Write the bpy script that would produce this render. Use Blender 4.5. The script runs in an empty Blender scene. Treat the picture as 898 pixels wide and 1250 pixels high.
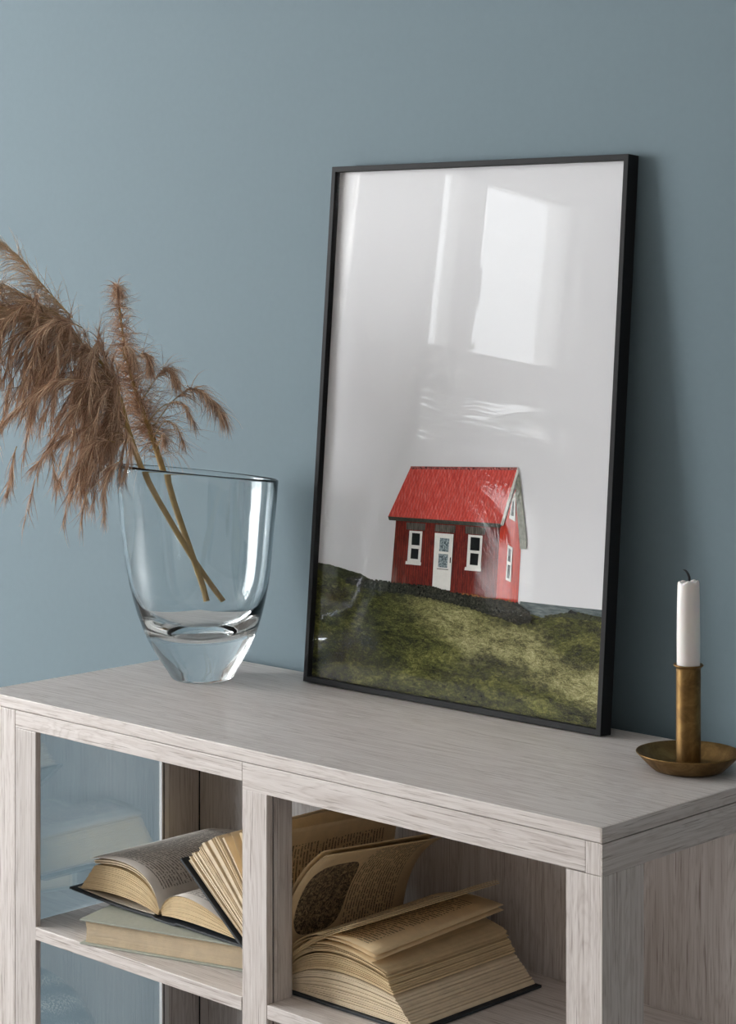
import bpy, bmesh, math, random
from mathutils import Vector, Matrix
random.seed(7)
SC = bpy.context.scene
COL = SC.collection
PI = math.pi
TZ = 0.75            # height of the sideboard top; shapes below are given relative to it

# ------------------------------------------------------------------ helpers
def link(o):
    COL.objects.link(o); return o

def thing(name, label, cat, loc=(0, 0, 0), group=None):
    o = link(bpy.data.objects.new(name, None))
    o.location = (loc[0], loc[1], loc[2] + TZ)
    o.empty_display_size = 0.05
    tag(o, label, cat, group)
    return o

def tag(o, label=None, cat=None, group=None, kind=None):
    if label: o['label'] = label
    if cat: o['category'] = cat
    if group: o['group'] = group
    if kind: o['kind'] = kind
    return o

def world_loc(o):
    v = Vector(o.location)
    if o.parent: v = v + world_loc(o.parent)
    return v

def obj(name, verts, faces, mat, parent=None, smooth=False, uvs=None, local=False, bevel=0, seg=2, matidx=None):
    """verts in world metres relative to the sideboard top (z=0 there) unless local"""
    me = bpy.data.meshes.new(name)
    off = Vector((0, 0, 0))
    if not local:
        off = Vector((0, 0, TZ))
        if parent: off = off - world_loc(parent)
    me.from_pydata([(v[0] + off.x, v[1] + off.y, v[2] + off.z) for v in verts], [], faces)
    mats = mat if isinstance(mat, (list, tuple)) else [mat]
    for m in mats: me.materials.append(m)
    if matidx:
        me.polygons.foreach_set('material_index', matidx)
    if smooth:
        me.polygons.foreach_set('use_smooth', [True] * len(me.polygons))
    if uvs:
        uvl = me.uv_layers.new(name='UVMap')
        for l in me.loops: uvl.data[l.index].uv = uvs[l.vertex_index]
    me.validate()
    me.update()
    o = link(bpy.data.objects.new(name, me))
    if parent: o.parent = parent
    if bevel:
        b = o.modifiers.new('bevel', 'BEVEL'); b.width = bevel; b.segments = seg; b.limit_method = 'ANGLE'
        b.harden_normals = False
    return o

class MB:
    def __init__(s): s.v = []; s.f = []
    def box(s, x0, x1, y0, y1, z0, z1):
        n = len(s.v)
        s.v += [(x0,y0,z0),(x1,y0,z0),(x1,y1,z0),(x0,y1,z0),(x0,y0,z1),(x1,y0,z1),(x1,y1,z1),(x0,y1,z1)]
        s.f += [tuple(n+i for i in q) for q in ((0,3,2,1),(4,5,6,7),(0,1,5,4),(1,2,6,5),(2,3,7,6),(3,0,4,7))]
        return s
    def prism(s, poly, z0, z1):
        """poly: ccw xy points"""
        n = len(s.v); k = len(poly)
        s.v += [(p[0],p[1],z0) for p in poly] + [(p[0],p[1],z1) for p in poly]
        s.f.append(tuple(n+i for i in reversed(range(k)))); s.f.append(tuple(n+k+i for i in range(k)))
        for i in range(k):
            j = (i+1) % k
            s.f.append((n+i, n+j, n+k+j, n+k+i))
        return s
    def tube(s, pts, rads, seg=8, cap=True):
        n0 = len(s.v); m = len(pts)
        pts = [Vector(p) for p in pts]
        up = Vector((0.13, 0.31, 0.94))
        for i, p in enumerate(pts):
            d = (pts[min(i+1, m-1)] - pts[max(i-1, 0)]).normalized()
            a = d.cross(up)
            if a.length < 1e-4: a = d.cross(Vector((1, 0, 0)))
            a.normalize(); b = d.cross(a)
            r = rads[i] if isinstance(rads, (list, tuple)) else rads
            for k in range(seg):
                t = 2*PI*k/seg
                q = p + a*math.cos(t)*r + b*math.sin(t)*r
                s.v.append(tuple(q))
        for i in range(m-1):
            for k in range(seg):
                k2 = (k+1) % seg
                s.f.append((n0+i*seg+k, n0+i*seg+k2, n0+(i+1)*seg+k2, n0+(i+1)*seg+k))
        if cap:
            s.f.append(tuple(n0+k for k in reversed(range(seg))))
            s.f.append(tuple(n0+(m-1)*seg+k for k in range(seg)))
        return s
    def build(s, name, mat, parent=None, **k):
        return obj(name, s.v, s.f, mat, parent, **k)

def lathe(prof, cx, cy, seg=96, zf=None):
    """prof: (r, z) list; closes r=0 ends with a single vertex"""
    v = []; f = []; rings = []
    for (r, z) in prof:
        if r < 1e-6:
            rings.append([len(v)]); v.append((cx, cy, z))
        else:
            ring = []
            for k in range(seg):
                t = 2*PI*k/seg
                x, y = cx + r*math.cos(t), cy + r*math.sin(t)
                zz = zf(x, y, z) if zf else z
                ring.append(len(v)); v.append((x, y, zz))
            rings.append(ring)
    for a, b in zip(rings[:-1], rings[1:]):
        if len(a) == 1 and len(b) == 1: continue
        for k in range(seg):
            k2 = (k+1) % seg
            if len(a) == 1: f.append((a[0], b[k2], b[k]))
            elif len(b) == 1: f.append((a[k], a[k2], b[0]))
            else: f.append((a[k], a[k2], b[k2], b[k]))
    return v, f

def spline(pts, n):
    """Catmull-Rom through points"""
    P = [Vector(p) for p in pts]
    P = [P[0]*2-P[1]] + P + [P[-1]*2-P[-2]]
    out = []
    m = len(P)-3
    for i in range(n):
        u = i/(n-1)*m; k = min(int(u), m-1); t = u-k
        a, b, c, d = P[k], P[k+1], P[k+2], P[k+3]
        out.append(0.5*((2*b)+(c-a)*t+(2*a-5*b+4*c-d)*t*t+(3*b-a-3*c+d)*t**3))
    return out

# ------------------------------------------------------------------ materials
def srgb(r, g=None, b=None):
    c = (r, g, b) if g is not None else (r, r, r)
    f = lambda u: u/12.92 if u <= 0.04045 else ((u+0.055)/1.055)**2.4
    return tuple(f(x/255) for x in c) + (1,)

class NT:
    def __init__(s, name):
        s.m = bpy.data.materials.new(name); s.m.use_nodes = True
        s.t = s.m.node_tree; s.t.nodes.clear()
        s.out = s.n('ShaderNodeOutputMaterial')
    def n(s, typ, **kw):
        nd = s.t.nodes.new(typ)
        for k, v in kw.items():
            if k.startswith('i_'):
                key = k[2:]; nd.inputs[int(key) if key.isdigit() else key.replace('_', ' ')].default_value = v
            else: setattr(nd, k, v)
        return nd
    def l(s, a, b): s.t.links.new(a, b)
    def bsdf(s, base=None, rough=0.5, metal=0, **kw):
        p = s.n('ShaderNodeBsdfPrincipled')
        p.inputs['Roughness'].default_value = rough; p.inputs['Metallic'].default_value = metal
        if base is not None: p.inputs['Base Color'].default_value = base
        for k, v in kw.items(): p.inputs[k.replace('_', ' ')].default_value = v
        s.l(p.outputs[0], s.out.inputs[0]); return p
    def ramp(s, fac, stops, interp='LINEAR'):
        r = s.n('ShaderNodeValToRGB'); r.color_ramp.interpolation = interp
        e = r.color_ramp.elements
        while len(e) < len(stops): e.new(0.5)
        for i, (p, c) in enumerate(stops): e[i].position = p; e[i].color = c
        s.l(fac, r.inputs[0]); return r
    def math(s, op, a, b=None, c=None, clamp=False):
        m = s.n('ShaderNodeMath', operation=op); m.use_clamp = clamp
        for i, x in enumerate((a, b, c)):
            if x is None: continue
            if isinstance(x, (int, float)): m.inputs[i].default_value = x
            else: s.l(x, m.inputs[i])
        return m.outputs[0]
    def mix(s, fac, a, b, mode='MIX'):
        m = s.n('ShaderNodeMix', data_type='RGBA', blend_type=mode)
        for i, x in ((0, fac), (6, a), (7, b)):
            if isinstance(x, (int, float)): m.inputs[i].default_value = x
            elif isinstance(x, tuple): m.inputs[i].default_value = x
            else: s.l(x, m.inputs[i])
        return m.outputs[2]
    def noise(s, vec, scale, detail=4, rough=0.5, dist=0):
        t = s.n('ShaderNodeTexNoise'); t.inputs['Scale'].default_value = scale
        t.inputs['Detail'].default_value = detail; t.inputs['Roughness'].default_value = rough
        t.inputs['Distortion'].default_value = dist
        if vec is not None: s.l(vec, t.inputs['Vector'])
        return t.outputs[0]
    def coords(s, scale=(1, 1, 1), kind='Object', loc=(0, 0, 0), rot=(0, 0, 0)):
        c = s.n('ShaderNodeTexCoord'); mp = s.n('ShaderNodeMapping')
        mp.inputs['Scale'].default_value = scale; mp.inputs['Location'].default_value = loc
        mp.inputs['Rotation'].default_value = rot
        s.l(c.outputs[kind], mp.inputs[0]); return mp.outputs[0]
    def bump(s, p, h, strength=0.2, dist=0.001):
        b = s.n('ShaderNodeBump'); b.inputs['Strength'].default_value = strength
        b.inputs['Distance'].default_value = dist
        s.l(h, b.inputs['Height']); s.l(b.outputs[0], p.inputs['Normal'])

def plain(name, col, rough=0.5, metal=0, var=0.0, vscale=40, bump=0, **kw):
    t = NT(name); p = t.bsdf(col, rough, metal, **kw)
    if var or bump:
        n = t.noise(t.coords(), vscale, 5, 0.6)
        if var:
            c2 = tuple(x*(1-var) for x in col[:3]) + (1,); c3 = tuple(min(1, x*(1+var)) for x in col[:3]) + (1,)
            t.l(t.ramp(n, [(0.3, c2), (0.7, c3)]).outputs[0], p.inputs['Base Color'])
        if bump: t.bump(p, n, bump, 0.001)
    return t.m

def wood(name, axis, seed=0.0, tone=1.0):
    t = NT(name); p = t.bsdf(None, 0.42)
    p.inputs['Specular IOR Level'].default_value = 0.5
    def sc(al, ac): return tuple(al if i == axis else ac for i in range(3))
    rot = [0, 0, 0]
    broad = t.noise(t.coords(sc(1.3, 17), loc=(seed, seed*.7, seed*.3)), 2.0, 5, 0.55, 0.9)
    fine = t.noise(t.coords(sc(2.6, 165), loc=(seed*1.3, seed, 0)), 1.6, 4, 0.6, 0.25)
    pores = t.noise(t.coords(sc(13, 560), loc=(0, seed, seed)), 1.0, 3, 0.6, 0.1)
    rings = t.math('FRACT', t.math('MULTIPLY', broad, 9.0))
    rg = t.math('PINGPONG', t.math('MULTIPLY', broad, 11.0), 0.5)
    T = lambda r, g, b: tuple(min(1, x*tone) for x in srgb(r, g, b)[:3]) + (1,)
    c1 = t.ramp(rg, [(0.0, T(186, 175, 168)), (0.20, T(212, 204, 199)), (0.5, T(222, 215, 211))]).outputs[0]
    c2 = t.ramp(fine, [(0.34, T(194, 184, 178)), (0.62, T(230, 224, 220))]).outputs[0]
    c = t.mix(0.5, c1, c2)
    pm = t.ramp(pores, [(0.33, (1, 1, 1, 1)), (0.41, (0, 0, 0, 1))]).outputs[0]
    c = t.mix(t.math('MULTIPLY', pm, 0.6), c, T(116, 96, 82))
    t.l(c, p.inputs['Base Color'])
    h = t.math('ADD', t.math('MULTIPLY', fine, 0.6), t.math('MULTIPLY', pm, -0.5))
    t.bump(p, h, 0.25, 0.0006)
    return t.m

M = {}
for i, a in enumerate('xyz'):
    M['wood_'+a] = wood('grey_washed_oak_'+a, i, 3.1*i)
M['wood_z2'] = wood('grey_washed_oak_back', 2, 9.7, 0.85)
M['wood_x2'] = wood('grey_washed_oak_rail', 0, 5.3)
M['wood_shelf'] = wood('grey_washed_oak_shelf', 0, 15.3)
M['gasket_and_gap'] = plain('black_gasket_and_gap_shade', srgb(18, 20, 22), 0.6)  # also fills the slots, where the black stands in for shade
M['lit_strip'] = plain('lit_edge_pale', srgb(225, 222, 220), 0.35)  # pale tone puts the light on the wood edges into the colour
M['wall'] = plain('blue_wall_paint', srgb(109, 128, 137), 0.75, var=0.02, vscale=90, bump=0.06)
M['white'] = plain('white_paint', srgb(236, 234, 231), 0.55)
M['taupe'] = plain('taupe_paint', srgb(138, 128, 122), 0.8)
M['beige'] = plain('warm_grey_paint', srgb(236, 228, 221), 0.8)
M['ceil'] = plain('ceiling_paint', srgb(238, 237, 235), 0.8)
M['floor'] = wood('oak_floor', 1, 4.4, 0.42)
M['frame'] = plain('black_frame_wood', srgb(24, 25, 27), 0.62, var=0.1, vscale=60, bump=0.1)
M['frame'].node_tree.nodes['Principled BSDF'].inputs['Specular IOR Level'].default_value = 0.25
M['board'] = plain('brown_backing_board', srgb(120, 100, 80), 0.8)
M['brass'] = None
M['wax'] = plain('white_candle_wax', srgb(236, 232, 228), 0.38, Subsurface_Weight=0.15, Subsurface_Scale=0.01)
M['wick'] = plain('burnt_wick', srgb(30, 32, 38), 0.8)
M['cover_dark'] = plain('dark_cloth_cover', srgb(38, 44, 50), 0.6, var=0.15, vscale=300, bump=0.2)
M['cover_green'] = plain('pale_sage_cover', srgb(176, 180, 168), 0.65, var=0.06, vscale=200, bump=0.15)
M['endpaper'] = plain('endpaper', srgb(206, 196, 180), 0.8)
M['stalk'] = plain('dried_stalk', srgb(176, 146, 88), 0.6, var=0.18, vscale=90)
M['pot'] = plain('terracotta_pot', srgb(150, 110, 90), 0.8)
M['bark'] = plain('bark', srgb(105, 92, 80), 0.9)
M['leaf'] = plain('leaf_green', srgb(96, 116, 78), 0.6, var=0.3, vscale=3)
M['palm'] = plain('palm_green', srgb(64, 84, 58), 0.5)
M['soil'] = plain('soil', srgb(60, 48, 40), 0.95)
M['handle'] = plain('window_handle_metal', srgb(150, 150, 150), 0.35, 1.0)

def mk_brass():
    t = NT('aged_brass'); p = t.bsdf(None, 0.42, 0.9)
    n = t.noise(t.coords((1, 1, 1)), 45, 6, 0.65, 0.6)
    n2 = t.noise(t.coords((120, 120, 14)), 1.2, 4, 0.6)
    c = t.ramp(n, [(0.28, srgb(96, 74, 44)), (0.5, srgb(140, 110, 66)), (0.72, srgb(176, 144, 92))]).outputs[0]
    c = t.mix(t.math('MULTIPLY', n2, 0.45), c, srgb(110, 84, 52))
    t.l(c, p.inputs['Base Color'])
    t.l(t.ramp(n, [(0.3, (0.55,)*3+(1,)), (0.7, (0.36,)*3+(1,))]).outputs[0], p.inputs['Roughness'])
    t.bump(p, n2, 0.15, 0.0005)
    return t.m
M['brass'] = mk_brass()

def mk_glass(name, col=(1, 1, 1, 1), ior=1.5, rough=0.0):
    t = NT(name); g = t.n('ShaderNodeBsdfGlass'); g.inputs['Color'].default_value = col
    g.inputs['IOR'].default_value = ior; g.inputs['Roughness'].default_value = rough
    t.l(g.outputs[0], t.out.inputs[0]); return t.m
M['crystal'] = mk_glass('clear_crystal', (0.97, 0.985, 0.99, 1), 1.5)

def mk_pane(name, tint, scale, base, ior=1.5):
    """thin coated pane: see-through with a mirror part that grows at grazing angles"""
    t = NT(name); tr = t.n('ShaderNodeBsdfTransparent'); tr.inputs[0].default_value = tint
    gl = t.n('ShaderNodeBsdfGlossy'); gl.inputs['Roughness'].default_value = 0.0
    gl.inputs['Color'].default_value = (1, 1, 1, 1)
    lw = t.n('ShaderNodeLayerWeight'); lw.inputs[0].default_value = 0.5
    f5 = t.math('POWER', lw.outputs['Facing'], 5.0)
    fac = t.math('MULTIPLY_ADD', f5, 1-base, base, clamp=True)
    fac = t.math('MULTIPLY', fac, scale, clamp=True)
    mx = t.n('ShaderNodeMixShader'); t.l(fac, mx.inputs[0]); t.l(tr.outputs[0], mx.inputs[1]); t.l(gl.outputs[0], mx.inputs[2])
    t.l(mx.outputs[0], t.out.inputs[0]); return t.m
M['pane'] = mk_pane('cabinet_glass', (0.95, 0.97, 0.98, 1), 1.0, 0.19)
M['artglass'] = mk_pane('picture_glass', (0.998, 0.998, 0.998, 1), 0.06, 0.045)
M['winglass'] = mk_pane('window_glass', (0.98, 0.985, 0.985, 1), 1.0, 0.045)

def mk_paper(name, base, text=None):
    """text: (line spacing m, v extent m, u0,u1, v0,v1, picture rect or None)"""
    t = NT(name); p = t.bsdf(None, 0.75)
    n = t.noise(t.coords(), 60, 4, 0.6)
    b2 = tuple(x*0.86 for x in base[:3])+(1,)
    c = t.ramp(n, [(0.3, b2), (0.7, base)]).outputs[0]
    if text:
        rows, u0, u1, v0, v1, pic = text
        uv = t.n('ShaderNodeTexCoord').outputs['UV']
        sp = t.n('ShaderNodeSeparateXYZ'); t.l(uv, sp.inputs[0]); u, v = sp.outputs[0], sp.outputs[1]
        r = t.math('MULTIPLY', v, rows); row = t.math('FLOOR', r); fr = t.math('FRACT', r)
        line = t.math('MULTIPLY', t.math('GREATER_THAN', fr, 0.28), t.math('LESS_THAN', fr, 0.74))
        cb = t.n('ShaderNodeCombineXYZ'); t.l(t.math('MULTIPLY', u, 34.0), cb.inputs[0]); t.l(t.math('MULTIPLY', row, 7.31), cb.inputs[1])
        wn = t.noise(cb.outputs[0], 1.0, 2, 0.5)
        word = t.math('GREATER_THAN', wn, 0.43)
        cb2 = t.n('ShaderNodeCombineXYZ'); t.l(t.math('MULTIPLY', u, 190.0), cb2.inputs[0]); t.l(t.math('MULTIPLY', r, 3.7), cb2.inputs[1])
        gl = t.math('GREATER_THAN', t.noise(cb2.outputs[0], 1.0, 1, 0.5), 0.44)
        def inside(x, a, b): return t.math('MULTIPLY', t.math('GREATER_THAN', x, a), t.math('LESS_THAN', x, b))
        m = t.math('MULTIPLY', inside(u, u0, u1), inside(v, v0, v1))
        if pic:
            pu0, pu1, pv0, pv1 = pic
            du = t.math('DIVIDE', t.math('SUBTRACT', u, (pu0+pu1)/2), (pu1-pu0)/2)
            dv = t.math('DIVIDE', t.math('SUBTRACT', v, (pv0+pv1)/2), (pv1-pv0)/2)
            q = t.math('ADD', t.math('POWER', t.math('ABSOLUTE', du), 3.5), t.math('POWER', t.math('ABSOLUTE', dv), 3.5))
            pm = t.math('LESS_THAN', q, 1.0)
            m = t.math('MULTIPLY', m, t.math('GREATER_THAN', v, pv1))
        m = t.math('MULTIPLY', t.math('MULTIPLY', m, line), t.math('MULTIPLY', word, gl))
        c = t.mix(t.math('MULTIPLY', m, 0.86), c, srgb(46, 38, 30))
        if pic:
            sc = t.n('ShaderNodeMapping'); sc.inputs['Scale'].default_value = (22, 30, 1); t.l(uv, sc.inputs[0])
            en = t.noise(sc.outputs[0], 1.4, 7, 0.75, 1.5)
            ec = t.ramp(en, [(0.36, srgb(34, 28, 22)), (0.48, srgb(92, 78, 60)), (0.60, srgb(186, 162, 126))]).outputs[0]
            c = t.mix(pm, c, ec)
    t.l(c, p.inputs['Base Color'])
    p.inputs['Subsurface Weight'].default_value = 0.0
    return t.m
CREAM = srgb(226, 204, 166)
PALE = srgb(222, 212, 196)
M['page'] = mk_paper('page_edges_cream', srgb(222, 198, 156))
M['page_pale'] = mk_paper('page_edges_pale', srgb(236, 218, 188))
M['text_pale'] = mk_paper('printed_page_pale', srgb(216, 208, 198), (44, 0.14, 0.84, 0.07, 0.93, None))
M['text_cream'] = mk_paper('printed_page_cream', srgb(236, 210, 166), (40, 0.12, 0.86, 0.06, 0.90, None))
M['text_pic'] = mk_paper('printed_page_with_engraving', srgb(236, 210, 166), (44, 0.14, 0.95, 0.05, 0.90, (0.20, 0.80, 0.07, 0.47)))

# ------------------------------------------------------------------ setting
def struct(name, mb, mat, **k):
    o = mb.build(name, mat, **k); o['kind'] = 'structure'; return o
XL, XR, YB, YF, ZF, ZC = -4.5, 3.3, 0.022, -6.6, -0.75, 1.83
struct('floor', MB().box(XL-.2, XR+.2, YF-.2, YB+.2, ZF-.1, ZF), M['floor'])
struct('ceiling', MB().box(XL-.2, XR+.2, YF-.2, YB+.2, ZC, ZC+.1), M['ceil'])
struct('wall_back', MB().box(XL-.2, XR+.2, YB, YB+.2, ZF, ZC), M['wall'])
struct('wall_right', MB().box(XR, XR+.2, YF, YB, ZF, ZC), M['beige'])
# window openings: (y0, y1, z0, z1) in the left wall
W1 = (-5.26, -4.33, -0.08, 1.70)
W2 = (-3.84, -1.45, -0.30, 1.66)
def wall_with_holes(name, plane, t0, t1, a0, a1, holes, mat):
    mb = MB()
    cuts = sorted(holes)
    def bx(p, q, z0, z1):
        if plane == 'x': mb.box(t0, t1, p, q, z0, z1)
        else: mb.box(p, q, t0, t1, z0, z1)
    cur = a0
    for (p, q, z0, z1) in cuts:
        bx(cur, p, ZF, ZC); bx(p, q, ZF, z0); bx(p, q, z1, ZC); cur = q
    bx(cur, a1, ZF, ZC)
    return struct(name, mb, mat)
wall_with_holes('wall_left', 'x', XL-.2, XL, YF, YB, [W1, W2], M['white'])
struct('wall_front', MB().box(XL-.2, XR+.2, YF-.2, YF, ZF, ZC), M['taupe'])

def window(name, plane, base, a0, a1, z0, z1, mull, rails, bars=0.045, handle=None):
    """casement window: frame with mullions and rails, glass between"""
    fr = MB(); d0, d1 = base-0.11, base-0.03
    def bx(mb, p, q, r0, r1, e0=d0, e1=d1):
        if plane == 'x': mb.box(e0, e1, p, q, r0, r1)
        else: mb.box(p, q, e0, e1, r0, r1)
    bx(fr, a0, a1, z0, z0+bars); bx(fr, a0, a1, z1-bars, z1)
    bx(fr, a0, a0+bars, z0, z1); bx(fr, a1-bars, a1, z0, z1)
    for (p, q) in mull: bx(fr, p, q, z0, z1)
    for (r0, r1) in rails: bx(fr, a0, a1, r0, r1, d0+.002, d1-.002)
    root = fr.build(name, M['white'], bevel=0.006); root['kind'] = 'structure'
    # casing (moulding) round the opening on the room side
    cs = MB(); w = 0.07
    e0, e1 = base, base+0.018
    bx(cs, a0-w, a1+w, z1, z1+w, e0, e1)
    bx(cs, a0-w, a0, z0, z1, e0, e1); bx(cs, a1, a1+w, z0, z1, e0, e1)
    bx(cs, a0-w-.02, a1+w+.02, z0-.03, z0, e0, e1+.05)
    c = cs.build('window_casing', M['white'], root, bevel=0.004)
    gl = MB(); bx(gl, a0+bars*.5, a1-bars*.5, z0+bars*.5, z1-bars*.5, base-.072, base-.068)
    gl.build('pane', M['winglass'], root)
    if handle:
        h = MB(); hy, hz = handle
        h.box(d1, d1+.03, hy-.012, hy+.012, hz-.02, hz+.02); h.box(d1+.02, d1+.035, hy-.010, hy+.010, hz-.14, hz+.02)
        h.build('handle', M['handle'], root, bevel=0.003)
    return root
window('window_1', 'x', XL, W1[0], W1[1], W1[2], W1[3], [(-4.65, -4.50)], [(0.775, 0.955)], handle=(-4.62, 1.28))
window('window_2', 'x', XL, W2[0], W2[1], W2[2], W2[3], [(-3.08, -3.00), (-2.29, -2.21)], [(0.9, 0.96)])
# cornice and baseboards, wall panel mouldings
cn = MB()
for k, (h, d) in enumerate(((0.05, 0.09), (0.09, 0.055), (0.13, 0.025))):
    cn.box(XL, XL+d, YF, YB, ZC-h, ZC)
    cn.box(XL, XR, YF, YF+d, ZC-h, ZC)
struct('trim_1', cn, M['white'])
pm = MB()
for (y0, y1, z0, z1) in ((-6.3, -5.62, 0.05, 1.5), (-6.3, -5.62, -0.6, -0.05)):
    w = 0.03
    pm.box(XL, XL+.014, y0, y1, z0, z0+w); pm.box(XL, XL+.014, y0, y1, z1-w, z1)
    pm.box(XL, XL+.014, y0, y0+w, z0, z1); pm.box(XL, XL+.014, y1-w, y1, z0, z1)
struct('trim_2', pm, M['white'])
struct('baseboard_left', MB().box(XL, XL+.015, YF, YB, ZF, ZF+.12), M['white'])
struct('baseboard_back', MB().box(XL+.015, XR, YB-.015, YB, ZF, ZF+.1), M['white'])

# ------------------------------------------------------------------ sideboard
YFR = -0.3828; XE = -1.0215; TH = 0.0155
SB = thing('sideboard', 'long grey washed oak sideboard with open shelves standing against the blue wall', 'sideboard', (-0.51, -0.19, ZF))
def part(name, mb, mat, parent=SB, bevel=0.0006, **k): return mb.build(name, mat, parent, bevel=bevel, **k)
# table top with fine quad grid not needed: a slab
TT = part('tabletop', MB().box(XE, -0.0015, YFR, 0, -TH, 0), M['wood_x'], bevel=0.0009)
RB = -0.0478
g = 0.0006
part('end_band', MB().box(-0.0014, 0, YFR, 0, -TH, 0), M['wood_y'], parent=TT, bevel=0.0004)
part('corner_block', MB().box(-0.0212, -0.0022, YFR+.0006, YFR+.04, RB-.0008, -TH-.0008), M['wood_z'])
part('leg', MB().box(-0.046, -0.0002, YFR+.0006, YFR+.0698, ZF, RB-.0012), M['wood_z'])
part('leg', MB().box(-0.046, -0.0002, -0.070, -0.0002, ZF, RB-.001), M['wood_z'])
part('leg', MB().box(XE+.0002, -0.9526, YFR+.0006, YFR+.0264, ZF, -TH-.0008), M['wood_z'])
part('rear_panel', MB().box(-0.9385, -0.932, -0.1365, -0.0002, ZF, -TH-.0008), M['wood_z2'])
# front frame: left stile, centre stile, rails
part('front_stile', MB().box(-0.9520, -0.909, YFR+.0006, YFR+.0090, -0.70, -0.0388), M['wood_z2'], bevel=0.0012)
part('front_stile', MB().box(-0.5228, -0.4816, YFR+.0006, YFR+.0104, -0.70, RB+.0006), M['wood_z'], bevel=0.0009)
part('rail', MB().box(-0.9520, -0.5228, YFR+.0006, YFR+.0090, -0.0385, -TH-.0008), M['wood_x2'])
part('rail', MB().box(-0.5226, -0.0214, YFR+.0006, YFR+.0104, RB, -TH-.0008), M['wood_x'])
part('side_rail', MB().box(-0.0020, -0.0002, YFR+.0006, -0.0002, -0.0487, -TH-.0012).box(-0.0100, -0.0020, YFR+.0404, -0.0002, -0.0487, -TH-.0012), M['wood_y'], bevel=0.0003)
part('side_rail', MB().box(XE+.0002, -0.9526, YFR+.0266, -0.1367, -0.0387, -TH-.0008), M['wood_y'])
# slots behind the front frame, their shade put in as black bars, and the posts that stand behind them
part('side_strip', MB().box(-0.9524, -0.932, YFR+.0105, YFR+.0262, -0.70, -TH-.001), M['wood_z'])
part('seal_and_gap_shade', MB().box(-0.9522, -0.9345, YFR+.0091, YFR+.0104, -0.70, -TH-.001), M['gasket_and_gap'], bevel=0)
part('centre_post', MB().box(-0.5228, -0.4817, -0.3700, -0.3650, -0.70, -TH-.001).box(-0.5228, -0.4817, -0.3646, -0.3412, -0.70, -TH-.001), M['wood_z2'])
part('seal_and_gap_shade', MB().box(-0.5220, -0.4835, YFR+.0105, -0.3701, -0.70, -TH-.001), M['gasket_and_gap'], bevel=0)
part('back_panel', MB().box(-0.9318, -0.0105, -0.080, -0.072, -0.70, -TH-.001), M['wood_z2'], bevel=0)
part('seal_and_gap_shade', MB().box(-0.9318, -0.9306, -0.0815, -0.0801, -0.70, -TH-.001), M['gasket_and_gap'], bevel=0)  # black bar drawn in for the seam line
# shelf with notch behind the left stile
SH = -0.2885
sh = MB().prism([(-0.9318, -0.3736), (-0.9089, -0.3736), (-0.9089, YFR), (-0.5229, YFR), (-0.5229, -0.3411), (-0.4816, -0.3411),
                 (-0.4816, YFR+.0008), (-0.0464, YFR+.0008), (-0.0464, YFR+.070), (-0.0110, YFR+.070), (-0.0110, -0.0802), (-0.9318, -0.0802)], SH-.0162, SH)
part('shelf', sh, M['wood_shelf'], bevel=0.0008)
part('bottom_board', MB().box(-0.9318, -0.0105, -0.3400, -0.0802, -0.722, -0.706), M['wood_x'])
# the glass in the left end with pale strips, the lit edges put into their colour
gp = part('glass_panel', MB().box(-0.9370, -0.9325, -0.3562, -0.1490, -0.70, -TH-.001), M['pane'], bevel=0)
tag(gp, 'clear glass end panel')
part_of_glass = lambda name, mb, mat, bevel=0: mb.build(name, mat, gp, bevel=bevel)
part_of_glass('lit_edge_strip', MB().box(-0.9372, -0.9318, -0.1488, -0.1462, -0.70, -TH-.001), M['lit_strip'], bevel=0)
part_of_glass('seal_and_gap_shade', MB().box(-0.9372, -0.9322, -0.1461, -0.1441, -0.70, -TH-.001), M['gasket_and_gap'], bevel=0)
part_of_glass('lit_edge_strip', MB().box(-0.9372, -0.9318, -0.1440, -0.1366, -0.70, -TH-.001), M['lit_strip'], bevel=0)

# ------------------------------------------------------------------ framed picture
PW, PH, PD, FW = 0.5, 0.694, 0.0205, 0.0072
lean = math.radians(4.59)
PIC = thing('framed_picture', 'black framed print of a red cabin on a hill, leaning on the blue wall', 'picture', (-0.7547, -0.0535, 0.0018))
PIC.rotation_euler = (-lean, 0, 0)
def lobj(name, mb, mat, parent=PIC, bevel=0): return mb.build(name, mat, parent, local=True, bevel=bevel)
def ring_frame():
    """one mitred moulding: L profile, face FW wide"""
    v = []; f = []
    prof = [(0, 0), (FW, 0), (FW, 0.0026), (FW-.0002, PD), (0, PD)]
    cor = [(0, 0, 1, 1), (PW, 0, -1, 1), (PW, PH, -1, -1), (0, PH, 1, -1)]
    for (cx, cz, sx, sz) in cor:
        for (i, d) in prof: v.append((cx+sx*i, d, cz+sz*i))
    n = len(prof)
    for k in range(4):
        a, b = k*n, ((k+1) % 4)*n
        for i in range(n):
            j = (i+1) % n
            f.append((a+i, a+j, b+j, b+i))
    return v, f
v, f = ring_frame()
fo = obj('frame_moulding', v, f, M['frame'], PIC, local=True, bevel=0.0005)
bmx = bmesh.new(); bmx.from_mesh(fo.data); bmesh.ops.recalc_face_normals(bmx, faces=bmx.faces); bmx.to_mesh(fo.data); bmx.free()
lobj('backing_board', MB().box(FW, PW-FW, 0.0095, 0.0130, FW, PH-FW), M['board'])
IG = FW+.0002
lobj('glass_pane', MB().box(IG, PW-IG, 0.0030, 0.0034, IG, PH-IG), M['artglass'])

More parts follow.
